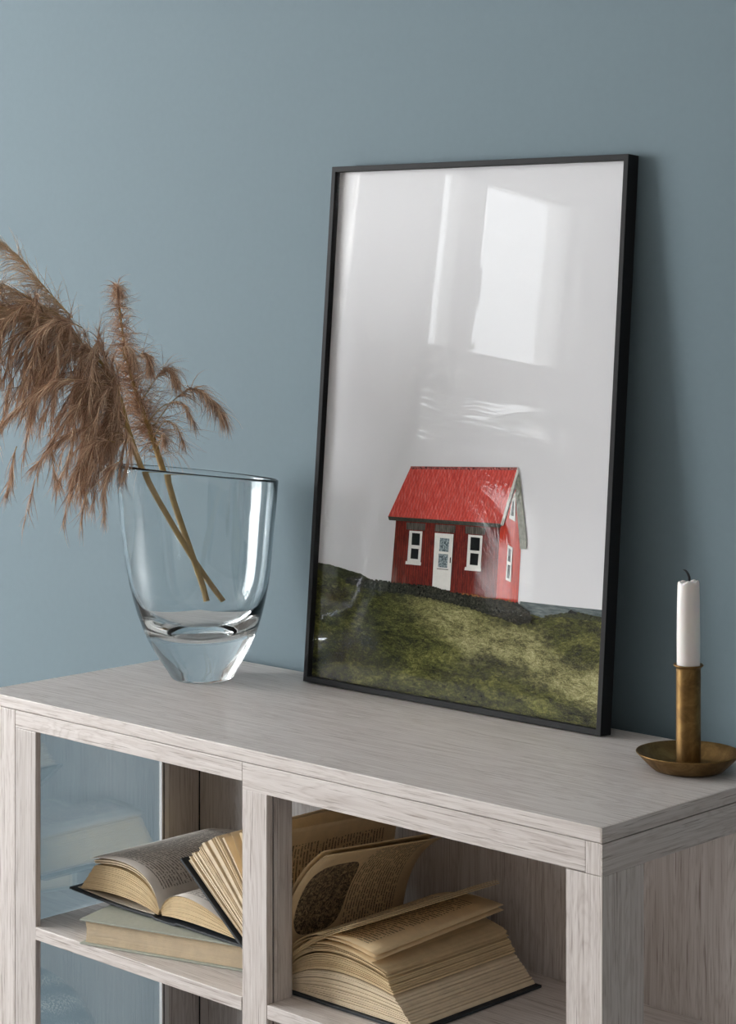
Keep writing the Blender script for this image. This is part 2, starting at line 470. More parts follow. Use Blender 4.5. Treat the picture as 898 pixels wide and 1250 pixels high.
# print: flat shapes, millimetres across and up on the sheet
def m_sky():
    return plain('print_grey_sky', srgb(224, 225, 228), 0.6)
def m_grass():
    t = NT('print_grass'); p = t.bsdf(None, 0.6)
    base = t.coords((1, 1, 1), loc=(3, 0, 1))
    def st(n_, a, b): return t.math('MULTIPLY_ADD', n_, a, b)
    big = t.noise(t.coords((16, 1, 40), rot=(0, 0.30, 0)), 1.0, 8, 0.70, 1.0)
    fine = t.noise(t.coords((80, 1, 190), rot=(0, 0.40, 0)), 1.5, 9, 0.80, 0.7)
    tiny = t.noise(t.coords((420, 1, 520), rot=(0, 0.5, 0)), 1.5, 5, 0.75, 0.3)
    n = t.math('ADD', t.math('ADD', t.math('MULTIPLY', big, 0.62), t.math('MULTIPLY', fine, 0.85)), st(tiny, 0.60, -0.52))
    c = t.ramp(n, [(0.34, srgb(14, 15, 8)), (0.46, srgb(40, 42, 20)), (0.58, srgb(84, 86, 36)), (0.76, srgb(150, 148, 84))]).outputs[0]
    c2 = t.ramp(n, [(0.32, srgb(40, 40, 22)), (0.44, srgb(104, 102, 62)), (0.55, srgb(160, 155, 106)), (0.70, srgb(206, 200, 156))]).outputs[0]
    # paler band of dry grass running down to the right
    co = t.n('ShaderNodeTexCoord'); sp = t.n('ShaderNodeSeparateXYZ'); t.l(co.outputs['Object'], sp.inputs[0])
    x, z = sp.outputs[0], sp.outputs[2]
    ctr = t.math('SUBTRACT', 0.171, t.math('MULTIPLY', x, 0.25))
    d = t.math('DIVIDE', t.math('ABSOLUTE', t.math('SUBTRACT', z, ctr)), 0.034)
    wob = t.noise(t.coords((9, 1, 22), rot=(0, 0.3, 0)), 1.2, 4, 0.6, 0.8)
    m = t.math('SUBTRACT', t.math('ADD', 1.05, t.math('MULTIPLY', t.math('SUBTRACT', wob, 0.5), 2.6)), d, clamp=True)
    side = t.n('ShaderNodeMapRange'); side.inputs[1].default_value = 0.14; side.inputs[2].default_value = 0.27
    t.l(x, side.inputs[0])
    m = t.math('MULTIPLY', t.math('MULTIPLY', m, side.outputs[0]), 0.8)
    t.l(t.mix(m, c, c2), p.inputs['Base Color'])
    return t.m
def m_noisy(name, stops, sc=(80, 1, 80), dist=0.5, rough=0.65):
    t = NT(name); p = t.bsdf(None, 0.6)
    n = t.noise(t.coords(sc), 1.5, 7, rough, dist)
    t.l(t.ramp(n, stops).outputs[0], p.inputs['Base Color']); return t.m
def m_boards(name, a, b, w, dark, slope=0.0, wear=None):
    """vertical boards / corrugation in the print"""
    t = NT(name); p = t.bsdf(None, 0.6)
    co = t.n('ShaderNodeTexCoord'); sp = t.n('ShaderNodeSeparateXYZ'); t.l(co.outputs['Object'], sp.inputs[0])
    xx = t.math('ADD', sp.outputs[0], t.math('MULTIPLY', sp.outputs[2], slope))
    fr = t.math('FRACT', t.math('DIVIDE', xx, w))
    n = t.noise(t.coords((160, 1, 40), rot=(0, math.atan(slope) if slope else 0, 0)), 1.4, 6, 0.7, 0.3)
    c = t.ramp(n, [(0.36, a), (0.62, b)]).outputs[0]
    c = t.mix(t.math('MULTIPLY', t.math('LESS_THAN', fr, 0.28), 0.55), c, dark)
    if wear:
        wn = t.noise(t.coords((330, 1, 60), rot=(0, math.atan(slope) if slope else 0, 0)), 1.5, 6, 0.75, 0.2)
        c = t.mix(t.ramp(wn, [(0.50, (0, 0, 0, 1)), (0.72, (0.75,)*3+(1,))]).outputs[0], c, wear)
    t.l(c, p.inputs['Base Color']); return t.m
PM = dict(
    sky=m_sky(), grass=m_grass(),
    sea=m_noisy('print_distant_water', [(0.35, srgb(66, 78, 80)), (0.65, srgb(120, 130, 130))], (30, 1, 240)),
    far=m_noisy('print_far_turf', [(0.35, srgb(26, 30, 20)), (0.65, srgb(74, 78, 48))], (120, 1, 200)),
    stone=m_noisy('print_stone_wall', [(0.36, srgb(12, 13, 10)), (0.52, srgb(34, 35, 26)), (0.68, srgb(92, 90, 74))], (190, 1, 220), 0.8, 0.75),
    roof=m_boards('print_red_roof', srgb(188, 58, 52), srgb(222, 88, 76), 0.0052, srgb(166, 50, 48), -0.49, srgb(232, 152, 142)),
    ridge=m_noisy('print_ridge', [(0.4, srgb(70, 40, 40)), (0.6, srgb(190, 110, 106))], (300, 1, 200)),
    front=m_boards('print_red_front', srgb(82, 22, 16), srgb(126, 36, 26), 0.0040, srgb(48, 14, 12), 0.0, srgb(150, 62, 46)),
    side=m_boards('print_red_side', srgb(170, 42, 26), srgb(212, 66, 42), 0.0036, srgb(160, 38, 26)),
    fascia=plain('print_dark_fascia', srgb(64, 66, 58), 0.6, var=0.3, vscale=300),
    barge=plain('print_weathered_board', srgb(132, 134, 122), 0.6, var=0.35, vscale=260),
    pale=plain('print_pale_board', srgb(206, 206, 198), 0.6, var=0.08, vscale=200),
    white=plain('print_white_trim', srgb(226, 226, 220), 0.6, var=0.05, vscale=200),
    dark=plain('print_dark_pane', srgb(20, 24, 26), 0.6),
    lace=m_noisy('print_lace_pane', [(0.42, srgb(60, 76, 84)), (0.6, srgb(168, 182, 184))], (320, 1, 320), 0.6),
    shade=m_boards('print_window_canopy', srgb(66, 60, 54), srgb(110, 104, 96), 0.0032, srgb(32, 26, 24)),
    tuft=m_noisy('print_rusty_grass', [(0.4, srgb(90, 60, 30)), (0.6, srgb(170, 110, 56))], (300, 1, 300)),
)
for m_ in PM.values():                     # glossy photographic paper
    b_ = next(n for n in m_.node_tree.nodes if n.type == 'BSDF_PRINCIPLED')
    b_.inputs['Roughness'].default_value = 0.7; b_.inputs['Specular IOR Level'].default_value = 0.1
    b_.inputs['Coat Weight'].default_value = 1.0; b_.inputs['Coat Roughness'].default_value = 0.0; b_.inputs['Coat IOR'].default_value = 1.48
pv = []; pf = []; pmi = []; names = list(PM)
lay = [0.0092]
def sheet_poly(mat, pts, lift=1):
    """a flat inked shape of the print (each shape a hair above the one below)"""
    if lift: lay[0] -= 0.00004
    n = len(pv)
    for (x, z) in pts: pv.append((x/1000, lay[0], z/1000))
    pf.append(tuple(range(n, n+len(pts)))); pmi.append(names.index(mat))
def jag(pts, amp, step, seed, closed_tail):
    """roughen a polyline like turf"""
    r = random.Random(seed); out = []
    for (a, b) in zip(pts[:-1], pts[1:]):
        L = math.hypot(b[0]-a[0], b[1]-a[1]); k = max(1, int(L/step))
        for i in range(k):
            u = i/k; out.append((a[0]+(b[0]-a[0])*u + r.uniform(-.3, .3)*step*.5, a[1]+(b[1]-a[1])*u + r.uniform(-amp, amp)))
    out.append(pts[-1])
    return out + closed_tail
e0, e1 = FW*1000, (PW-FW)*1000; etop = (PH-FW)*1000
sheet_poly('sky', [(e0, e0), (e1, e0), (e1, etop), (e0, etop)])
sheet_poly('sea', [(360, 144), (436, 145.6), (e1, 147.2), (e1, 110), (360, 110)])
sheet_poly('far', jag([(400, 131), (432, 138), (452, 141), (470, 139), (e1, 138)], 0.7, 3, 1, [(e1, 110), (400, 110)]))
sheet_poly('grass', jag([(e0, 158.8), (32, 157.6), (88, 150.5), (108, 144), (145, 142), (209, 143), (279, 139.5), (340, 138.5), (372, 130),
                         (396, 128.5), (420, 131.5), (445, 133), (470, 133.5), (e1, 133)], 0.8, 2.5, 3, [(e1, e0), (e0, e0)]))
sheet_poly('far', jag([(e0, 158.8), (31, 157.8), (60, 154.5), (88, 151.5), (106, 145.5)], 0.5, 2.5, 4, [(92, 142), (60, 141), (30, 146), (e0, 149)]))
sheet_poly('side', [(321.9, 232.8), (327.4, 234.8), (344.5, 284), (357.1, 212), (356.7, 139), (321.1, 141)])
sheet_poly('front', [(145.2, 231), (321.9, 236), (321.1, 140), (142.1, 142)])
for q in ([(163.4, 225.4), (197.3, 226.4), (196.4, 217.4), (164.4, 216.3)], [(213.9, 226.7), (248.4, 228.0), (247.5, 218.4), (213.8, 217.7)],
          [(265.0, 228.7), (299.0, 229.6), (298.0, 220.5), (265.5, 219.4)]): sheet_poly('shade', q)
sheet_poly('white', [(170.0, 215.2), (192.6, 216.0), (191.8, 174), (168.8, 173.5)])
sheet_poly('dark', [(174.9, 212.7), (188.9, 213.0), (188.8, 197.6), (174.7, 197.2)])
sheet_poly('dark', [(174.7, 192.8), (187.8, 193.0), (187.4, 179.7), (174.3, 179.5)])
sheet_poly('white', [(166.4, 175.6), (193.2, 176.3), (192.8, 172.3), (166.0, 171.6)])
sheet_poly('white', [(270.8, 218.6), (294.4, 219.1), (293.9, 176), (270.3, 175.6)])
sheet_poly('dark', [(275.0, 215.9), (290.6, 216.1), (290.6, 199.7), (275.0, 199.3)])
sheet_poly('dark', [(276.0, 195.9), (289.6, 196.0), (288.9, 181.3), (275.6, 181.1)])
sheet_poly('white', [(267.9, 177.6), (294.9, 178.5), (294.5, 174.3), (267.5, 173.5)])
sheet_poly('white', [(214.5, 216.0), (246.1, 216.9), (245.1, 145.5), (214.7, 145.0)])
sheet_poly('lace', [(223.6, 210.4), (239.8, 210.7), (239.2, 193.7), (223.2, 193.4)])
sheet_poly('lace', [(222.9, 190.3), (238.8, 190.6), (238.3, 173.4), (222.7, 173.0)])
sheet_poly('fascia', [(220.9, 171.4), (240.3, 171.8), (240.3, 170.9), (220.9, 170.5)])
sheet_poly('dark', [(242.2, 187.2), (244.0, 187.3), (243.9, 180.2), (242.2, 180.1)])
sheet_poly('dark', [(246.3, 217), (247.2, 217), (246.2, 146), (245.3, 146)])
sheet_poly('white', [(336.4, 211.9), (344.5, 208.5), (344.3, 165.8), (335.8, 168.2)])
sheet_poly('dark', [(338.0, 207.6), (342.0, 205.9), (342.1, 190.3), (338.0, 191.5)])
sheet_poly('dark', [(338.2, 187.3), (342.0, 186.2), (341.6, 169.8), (337.8, 171.0)])
sheet_poly('white', [(340.0, 268.5), (344.8, 279.0), (346.3, 241.0), (336.4, 244.3)])
sheet_poly('dark', [(341.0, 265.0), (343.2, 268.8), (343.6, 247.2), (338.9, 248.4)])
sheet_poly('barge', [(345.8, 307.5), (349.8, 299.0), (366.3, 219.8), (366.1, 208.7), (356.6, 208.0), (345.6, 271), (344.2, 289), (343.2, 296)])
sheet_poly('roof', [(167.0, 297.4), (345.8, 307.2), (323.9, 236.2), (131.5, 230.1)])
sheet_poly('ridge', [(166.6, 298.2), (345.8, 308.2), (345.0, 304.6), (168.0, 294.6)])
sheet_poly('fascia', [(131.4, 230.5), (323.9, 236.6), (323.2, 231.6), (133.7, 225.8)])
sheet_poly('pale', [(345.8, 307.6), (348.3, 303.0), (327.6, 234.4), (323.2, 235.6)])
sheet_poly('tuft', jag([(250, 143), (275, 144.5), (300, 143.5), (321, 143.5), (345, 143.5), (357, 141)], 1.6, 1.6, 8, [(357, 136), (250, 136)]))
sheet_poly('stone', jag([(61, 140.5), (66, 145.5), (78, 147.0), (105, 146.5), (144.8, 146.0), (180, 147.0), (209.2, 147.8), (250, 144.5), (278.9, 143.2), (310, 142.2),
                         (332.7, 143.5), (345, 141), (356, 142.5), (366, 137.5), (376.6, 132), (382, 126)], 1.3, 1.8, 5,
                        jag([(379.6, 120), (360.0, 114.8), (330.7, 119.8), (300, 124), (266.4, 128.2), (220, 132), (182.0, 132.7), (130, 133), (94.3, 134.2), (70.0, 135.5), (61, 138)], 1.2, 2.5, 6, [])))
sheet_poly('far', jag([(432, 134), (440, 137.5), (452, 140.5), (462, 139), (472, 137.5), (480, 136)], .7, 2, 9, [(470, 132.5), (446, 132.0)]))
sheet_poly('dark', [(436.5, 139.5), (441, 142.8), (444, 140.8), (449, 140.5), (449, 138.5), (437, 138)])
po = obj('art_print', pv, pf, [PM[k] for k in names], PIC, local=True, matidx=pmi)
tag(po, 'print of a red cabin on a grassy hill under a pale grey sky')

# ------------------------------------------------------------------ candle holder and candle
cx, cy = -0.0835, -0.1173
v, f = lathe([(0, 0.0006), (0.030, 0.0006), (0.0385, 0.0012), (0.0420, 0.0040), (0.0500, 0.0118), (0.0572, 0.0190), (0.0580, 0.0200),
              (0.0578, 0.0207), (0.0568, 0.0204), (0.0490, 0.0128), (0.0405, 0.0052), (0.0375, 0.0036), (0.0300, 0.0030), (0.0150, 0.0030), (0, 0.0030)], cx, cy, 96)
CH = thing('candle_holder', 'aged brass candle holder with a round dish on the right end of the sideboard', 'candle holder', (cx, cy, 0))
obj('dish', v, f, M['brass'], CH, smooth=True)
v, f = lathe([(0.0136, 0.0028), (0.0136, 0.1120), (0.0139, 0.1143), (0.0155, 0.1150), (0.0165, 0.1160), (0.0166, 0.1168), (0.0160, 0.1174),
              (0.0150, 0.1170), (0.0133, 0.1166), (0.0131, 0.1150), (0.0131, 0.0800), (0.0, 0.0800)], cx, cy, 64)
obj('candle_tube', v, f, M['brass'], CH, smooth=True)
CA = thing('candle', 'white taper candle with a burnt bent wick standing in the brass holder', 'candle', (cx, cy, 0.0802))
v, f = lathe([(0, 0.0802), (0.0128, 0.0802), (0.01285, 0.117), (0.0129, 0.150), (0.0125, 0.185), (0.0120, 0.2055), (0.0116, 0.2083), (0.0106, 0.2092),
              (0.0080, 0.2078), (0.0040, 0.2062), (0, 0.2060)], cx, cy, 48,
             zf=lambda x, y, z: z + (0.0010*math.sin(5*math.atan2(y-cy, x-cx)) + 0.0012*(x-cx)/0.012 if z > 0.204 else 0))
obj('wax', v, f, M['wax'], CA, smooth=True)
wk = spline([(cx, cy, 0.2055), (cx+.0012, cy, 0.212), (cx+.0002, cy-.0005, 0.2165), (cx-.0025, cy-.001, 0.2205), (cx-.0052, cy-.003, 0.2222)], 10)
MB().tube(wk, [0.0014, .0015, .0015, .0015, .0014, .0013, .0012, .001, .0007, .0003], 8).build('wick', M['wick'], CA, smooth=True)

# ------------------------------------------------------------------ glass vase
vx, vy = -0.8737, -0.1272
# axis drifts a little; rim is cut on a slant (higher on the left)
RIM = 0.2800
def vz(x, y, z):
    k = max(0.0, (z-0.10)/(RIM-0.10))
    a = (x-vx)*0.7245 + (y-vy)*0.689
    b = (x-vx)*-0.6893 + (y-vy)*0.7245
    return z - k*k*(0.100*a + 0.070*b)
outer = [(0.0, 0.0004), (0.0385, 0.0004), (0.0412, 0.0014), (0.0430, 0.0040), (0.0475, 0.0120), (0.0570, 0.0265), (0.0660, 0.0420), (0.0735, 0.0570),
         (0.0792, 0.0720), (0.0850, 0.0900), (0.0898, 0.1080), (0.0945, 0.1300), (0.0982, 0.1550), (0.1016, 0.1850), (0.1046, 0.2150), (0.1074, 0.2450), (0.1092, 0.2680), (0.1098, 0.2765)]
inner = [(0.1097, 0.2790), (0.1088, 0.2800), (0.1076, 0.2798), (0.1066, 0.2760), (0.1028, 0.2450), (0.0992, 0.2100), (0.0962, 0.1800), (0.0925, 0.1500),
         (0.0880, 0.1250), (0.0822, 0.1040), (0.0745, 0.0880), (0.0640, 0.0760), (0.0500, 0.0675), (0.0340, 0.0625), (0.0170, 0.0600), (0.0, 0.0592)]
v, f = lathe(outer+inner, vx, vy, 128, zf=vz)
va = obj('glass_vase', v, f, M['crystal'], None, smooth=True)
me = va.data
for vert in me.vertices:
    vert.co -= Vector((vx, vy, TZ))
    lean_ = min(1.0, max(0.0, vert.co.z/0.2))*0.0068          # the bowl sits slightly off its foot
    vert.co -= Vector((0.7245, 0.6893, 0))*lean_
va.location = (vx, vy, TZ)
tag(va, 'heavy clear glass vase with a thick solid base on the left of the sideboard', 'vase')

# ------------------------------------------------------------------ pampas grass
# sketch coordinates: a = metres to the right of the vase axis, b = metres up, c = metres towards the room
ra = Vector((0.7245, 0.6893, 0)); rw = Vector((-0.6893, 0.7245, 0))
S = 1/901.0
def Q(px, py, c=0.0):
    """photo measure -> point in the upright plane through the vase (c towards the viewer)"""
    t = 2.952 - c
    k = t/2659.0
    return (Vector((1.3237, -2.111, 0)) + rw*t + ra*((px-449)*k) + Vector((0, 0, 0.5584-(py-325)*k)))
def hair_mesh(hairs, segs=4):
    V = []; F = []
    for (p, d, L, w, droop, curl) in hairs:
        p = Vector(p); d = Vector(d).normalized(); n0 = len(V)
        side = d.cross(Vector((random.uniform(-1, 1), random.uniform(-1, 1), random.uniform(-1, 1))))
        if side.length < 1e-3: side = Vector((1, 0, 0))
        side.normalize()
        for i in range(segs+1):
            u = i/segs
            ww = w*(1-u*0.92)*0.5
            s2 = d.cross(side)
            V += [tuple(p+side*ww), tuple(p-side*ww*0.5+s2*ww*0.87), tuple(p-side*ww*0.5-s2*ww*0.87)]
            d = (d + Vector((0, 0, -1))*droop/segs + curl/segs).normalized()
            p = p + d*(L/segs)
        for i in range(segs):
            for k in range(3):
                k2 = (k+1) % 3
                F.append((n0+3*i+k, n0+3*i+k2, n0+3*i+3+k2, n0+3*i+3+k))
    return V, F
def mk_plume(name, cols):
    t = NT(name); p = t.bsdf(None, 0.55)
    g_ = t.n('ShaderNodeNewGeometry')
    n = t.noise(t.coords(), 120, 3, 0.6)
    mixv = t.math('ADD', t.math('MULTIPLY', g_.outputs['Random Per Island'], 0.75), t.math('MULTIPLY', n, 0.25))
    t.l(t.ramp(mixv, [(0.1, cols[0]), (0.45, cols[1]), (0.9, cols[2])]).outputs[0], p.inputs['Base Color'])
    p.inputs['Specular IOR Level'].default_value = 0.3
    return t.m
M['plume'] = mk_plume('pampas_plume', [srgb(134, 102, 84), srgb(200, 163, 136), srgb(242, 216, 186)])
M['plume_light'] = mk_plume('pampas_plume_light', [srgb(170, 138, 106), srgb(206, 176, 142), srgb(230, 208, 180)])
def rnd(s): return Vector((random.gauss(0, s), random.gauss(0, s), random.gauss(0, s)))
def tuft(H, pts, n, L, w=0.0010, spread=0.35, droop=0.8, start=0.15):
    """hairs growing along a drooping side branch"""
    c = spline(pts, 16)
    for i in range(n):
        u = start+(1-start)*random.random()**0.8
        k = min(14, int(u*15)); fr = u*15-k
        p = c[k].lerp(c[k+1], fr); d = (c[k+1]-c[k]).normalized()
        H.append((p, d+rnd(spread), L*random.uniform(0.55, 1.15)*(1.05-0.35*u), w*random.uniform(.7, 1.3), droop*random.uniform(.5, 1.4), rnd(0.25)))
    return c

# --- stalk A: the upright stalk whose small side plumes lean to the right
PA = thing('pampas_stalk', 'upright dried pampas grass stalk with small drooping side tufts leaning right in the vase', 'pampas grass', tuple(Q(252, 735, 0)), 'pampas stalks in the vase')
stA = spline([Q(252, 735, .03), Q(243, 703, .025), Q(207, 600, 0.0), Q(186, 535, -.01), Q(166, 480, -.01), Q(152, 425, -.01), Q(143, 352, -.01)], 40)
MB().tube(stA, [0.0042 if i < 18 else 0.0042-0.0034*(i-18)/21 for i in range(40)], 10).build('stem', M['stalk'], PA, smooth=True)
HA = []
for i in range(1150):                                 # whiskers along the upper stalk
    u = 0.50+0.50*random.random(); k = min(38, int(u*39)); p = stA[k]
    sgn = random.choice((-1, 1)); t_ = (u-0.5)/0.5
    L = (0.062*(1-t_)+0.024)*random.uniform(.4, 1.25)
    d = ra*sgn*random.uniform(.4, 1.2)+Vector((0, 0, random.uniform(.1, .9)))+rw*random.uniform(-.7, .5)
    HA.append((p+rnd(.001), d+rnd(.45), L, 0.0010, random.uniform(-.2, 2.2), rnd(.9)))
tuft(HA, [Q(144, 365, -.01), Q(143, 354, -.01), Q(143, 350, -.01), Q(146, 358, -.005)], 260, 0.030, spread=.65, droop=2.4)
branches = [([Q(158, 450, -.01), Q(168, 435), Q(178, 432, .01), Q(183, 448, .015)], 190, .036),
            ([Q(152, 440, -.01), Q(150, 425, .01), Q(158, 425, .02), Q(166, 446, .03)], 120, .032),
            ([Q(172, 490, -.01), Q(190, 462), Q(204, 450, .005), Q(216, 466, .01)], 210, .036),
            ([Q(184, 525, -.01), Q(210, 490), Q(236, 474, .01), Q(258, 488, .02), Q(272, 508, .03)], 330, .040),
            ([Q(180, 515, 0), Q(200, 495), Q(222, 492, .02), Q(236, 515, .03)], 90, .030),
            ([Q(186, 535, 0), Q(200, 515, .01), Q(214, 520, .02), Q(224, 540, .03)], 60, .028),
            ([Q(190, 550, 0), Q(198, 530, .01), Q(200, 540, .02)], 60, .028)]
BR = MB()
for pts, n, L in branches:
    c = tuft(HA, pts, int(n*1.15), L*1.2, spread=.42, droop=1.8, start=.30)
    BR.tube(c, [0.0009-0.0005*i/15 for i in range(16)], 5)
BR.build('side_branch', M['stalk'], PA, smooth=True)
for i in range(130):                                  # loose thin curls near the vase rim
    k = random.randint(17, 24); p = stA[k]; sgn = random.choice((-1, -1, 1))
    HA.append((p, ra*sgn+Vector((0, 0, random.uniform(-.2, 1))), random.uniform(.02, .05), .0010, random.uniform(.5, 2), rnd(.6)))
V_, F_ = hair_mesh(HA); obj('plume', V_, F_, M['plume'], PA)

# --- stalk B: leans left, carries the big drooping plume
PB = thing('pampas_stalk', 'leaning dried pampas grass stalk with a big brown plume drooping to the left', 'pampas grass', tuple(Q(272, 735, 0)), 'pampas stalks in the vase')
stB = spline([Q(272, 735, .01), Q(238, 686, .02), Q(203, 628, .03), Q(176, 580, .04), Q(158, 530, .045), Q(138, 465, .045), Q(98, 418, .04), Q(44, 394, .03), Q(-40, 385, .03), Q(-130, 400, .02)], 60)
MB().tube(stB, [0.0038 if i < 22 else max(0.0008, 0.0038-0.0034*(i-22)/30) for i in range(60)], 10).build('stem', M['stalk'], PB, smooth=True)
HB = []; BB = MB()
def Pst(u):
    k = min(58, int(u*59)); return stB[k].lerp(stB[k+1], u*59-k)
for i in range(170):                                  # drooping side branches, dense
    u = 0.41+0.59*(i/169)
    p = Pst(u)
    side = rw*(-random.uniform(-.6, 1.0))
    L = random.uniform(.07, .15) if u > .55 else random.uniform(.05, .155)
    left = -ra*random.uniform(.22 if u < .52 else -.10, 1.05)
    p1 = p + Vector((0, 0, random.uniform(.0, .03)*L/.1)) + side*L*.2 + left*L*.35
    p2 = p1 + side*L*.2 + left*L*.38 + Vector((0, 0, -L*random.uniform(.2, .42)))
    p3 = p2 + side*L*.06 + left*L*.2 + Vector((0, 0, -L*random.uniform(.35, .65)))
    c = tuft(HB, [p, p1, p2, p3], 80, .048, w=.00115, spread=.30, droop=.9, start=.08)
    if i % 3 == 0: BB.tube(c, [0.0006-0.0003*j/15 for j in range(16)], 4)
# named drooping locks seen in the photo: (root, bend, tip)
for (a, b, c_, n) in (((110, 440), (118, 470), (108, 500), 150), ((150, 560), (128, 590), (127, 632), 170), ((95, 560), (100, 590), (104, 610), 110),
                     ((60, 540), (66, 580), (70, 588), 90), ((20, 545), (14, 575), (8, 600), 110), ((150, 520), (160, 545), (150, 585), 120),
                     ((130, 500), (90, 500), (60, 545), 180), ((120, 520), (70, 540), (40, 570), 160), ((100, 400), (60, 395), (20, 430), 160),
                     ((130, 470), (60, 470), (0, 520), 200), ((90, 470), (40, 480), (-10, 530), 160), ((140, 540), (110, 545), (86, 585), 150)):
    A_, B_, C_ = Q(*a, .05+random.uniform(0, .04)), Q(*b, .07+random.uniform(0, .04)), Q(*c_, .08)
    c = tuft(HB, [A_, A_.lerp(B_, .5)+Vector((0, 0, .006)), B_, C_], n, .046, w=.0011, spread=.17, droop=.8, start=.1)
    BB.tube(c, [0.0007-0.0003*j/15 for j in range(16)], 4)
BB.build('side_branch', M['stalk'], PB, smooth=True)
V_, F_ = hair_mesh(HB); obj('plume', V_, F_, M['plume'], PB)
# paler feathery tip arching above it
HL = []; BL = MB()
for (pts, n) in (([Q(88, 388, .05), Q(55, 352, .04), Q(20, 312, .03), Q(-15, 285, .02), Q(-60, 270, .02)], 480),
                 ([Q(85, 392, .05), Q(50, 372, .04), Q(10, 350, .03), Q(-40, 335, .02)], 340),
                 ([Q(80, 395, .05), Q(40, 385, .05), Q(0, 375, .05), Q(-40, 372, .05)], 320)):
    c = spline(pts, 24); BL.tube(c, [0.0010-0.0006*j/23 for j in range(24)], 5)
    for i in range(n):
        u = random.random(); k = min(22, int(u*23)); p = c[k]; d = (c[k+1]-c[k]).normalized()
        HL.append((p, d*1.0+Vector((0, 0, random.uniform(-.7, .15)))+rnd(.22), random.uniform(.035, .085), .0009, random.uniform(.5, 1.3), rnd(.15)))
BL.build('side_branch', M['stalk'], PB, smooth=True)
V_, F_ = hair_mesh(HL); tag(obj('plume_tip', V_, F_, M['plume_light'], PB), 'pale feathery tip of the plume')

# ------------------------------------------------------------------ books
def bez(S_, C_, E_, n=14):
    return [((1-t)**2*S_[0]+2*t*(1-t)*C_[0]+t*t*E_[0], (1-t)**2*S_[1]+2*t*(1-t)*C_[1]+t*t*E_[1]) for t in [i/(n-1) for i in range(n)]]
def lerp2(a, b, t): return (a[0]+(b[0]-a[0])*t, a[1]+(b[1]-a[1])*t)
def leaves(fam0, fam1, n, y0, y1, jy=.0012, je=.0012, gap=0.12, pts=14, seed=1):
    """a sheaf of n page bundles between two bezier curves in the xz plane, running from y0 to y1"""
    r = random.Random(seed); V = []; F = []
    ws = [r.uniform(.35, 1.65)**1.3 for _ in range(n)]; tot = sum(ws); acc = 0
    for k in range(n):
        a = acc/tot; acc += ws[k]; b = a + (acc/tot-a)*(1-gap*r.uniform(.4, 1.7))
        je_ = r.uniform(-je, je)*1.0
        c0 = bez(*[lerp2(p, q, a) for p, q in zip(fam0, fam1)], n=pts)
        c1 = bez(*[lerp2(p, q, b) for p, q in zip(fam0, fam1)], n=pts)
        dx, dz = c0[-1][0]-c0[-2][0], c0[-1][1]-c0[-2][1]; L = math.hypot(dx, dz) or 1
        c0[-1] = (c0[-1][0]+dx/L*je_, c0[-1][1]+dz/L*je_); c1[-1] = (c1[-1][0]+dx/L*je_, c1[-1][1]+dz/L*je_)
        ya, yb = y0+r.uniform(0, jy), y1-r.uniform(0, jy)
        n0 = len(V)
        for (p, q) in zip(c0, c1):
            V += [(p[0], ya, p[1]), (q[0], ya, q[1]), (q[0], yb, q[1]), (p[0], yb, p[1])]
        for i in range(pts-1):
            o = n0+4*i
            for j in range(4):
                j2 = (j+1) % 4
                F.append((o+j, o+j2, o+4+j2, o+4+j))
        F.append((n0+3, n0+2, n0+1, n0)); o = n0+4*(pts-1); F.append((o, o+1, o+2, o+3))
    return V, F
def sheet(curve, y0, y1, th=0.00025, flare=None):
    """one leaf following an xz curve; uv: u along the curve, v along the spine"""
    V = []; F = []; UV = []; n = len(curve); m = 8
    L = [0]
    for a, b in zip(curve[:-1], curve[1:]): L.append(L[-1]+math.hypot(b[0]-a[0], b[1]-a[1]))
    for side in (0, 1):
        for i, (x, z) in enumerate(curve):
            a = curve[max(0, i-1)]; b = curve[min(n-1, i+1)]
            dx, dz = b[0]-a[0], b[1]-a[1]; l = math.hypot(dx, dz) or 1
            nx, nz = -dz/l*th*side, dx/l*th*side
            for j in range(m+1):
                w = j/m
                fx = fz = 0
                if flare:
                    fx, fz = flare(i/(n-1), w)
                V.append((x+nx+fx, y0+(y1-y0)*w, z+nz+fz)); UV.append((L[i]/L[-1], w))
    def id_(s, i, j): return s*n*(m+1)+i*(m+1)+j
    for i in range(n-1):
        for j in range(m):
            F.append((id_(0, i, j), id_(0, i, j+1), id_(0, i+1, j+1), id_(0, i+1, j)))
            F.append((id_(1, i, j), id_(1, i+1, j), id_(1, i+1, j+1), id_(1, i, j+1)))
    for i in range(n-1):
        F.append((id_(0, i, 0), id_(0, i+1, 0), id_(1, i+1, 0), id_(1, i, 0)))
        F.append((id_(0, i, m), id_(1, i, m), id_(1, i+1, m), id_(0, i+1, m)))
    for j in range(m):
        F.append((id_(0, n-1, j), id_(0, n-1, j+1), id_(1, n-1, j+1), id_(1, n-1, j)))
    return V, F, UV
def slab(curve, y0, y1, th):
    """thick board following an xz curve, solid"""
    V = []; F = []; n = len(curve)
    for i, (x, z) in enumerate(curve):
        a = curve[max(0, i-1)]; b = curve[min(n-1, i+1)]
        dx, dz = b[0]-a[0], b[1]-a[1]; l = math.hypot(dx, dz) or 1
        nx, nz = -dz/l*th, dx/l*th
        V += [(x, y0, z), (x+nx, y0, z+nz), (x+nx, y1, z+nz), (x, y1, z)]
    for i in range(n-1):
        o = 4*i
        for j in range(4):
            j2 = (j+1) % 4
            F.append((o+j, o+4+j, o+4+j2, o+j2))
    F.append((0, 1, 2, 3)); o = 4*(n-1); F.append((o+3, o+2, o+1, o))
    return V, F
def addobj(name, vf, mat, parent, smooth=False, uv=False, label=None, bevel=0):
    o = obj(name, vf[0], vf[1], mat, parent, smooth=smooth, uvs=vf[2] if uv else None, bevel=bevel)
    if label: tag(o, label)
    return o

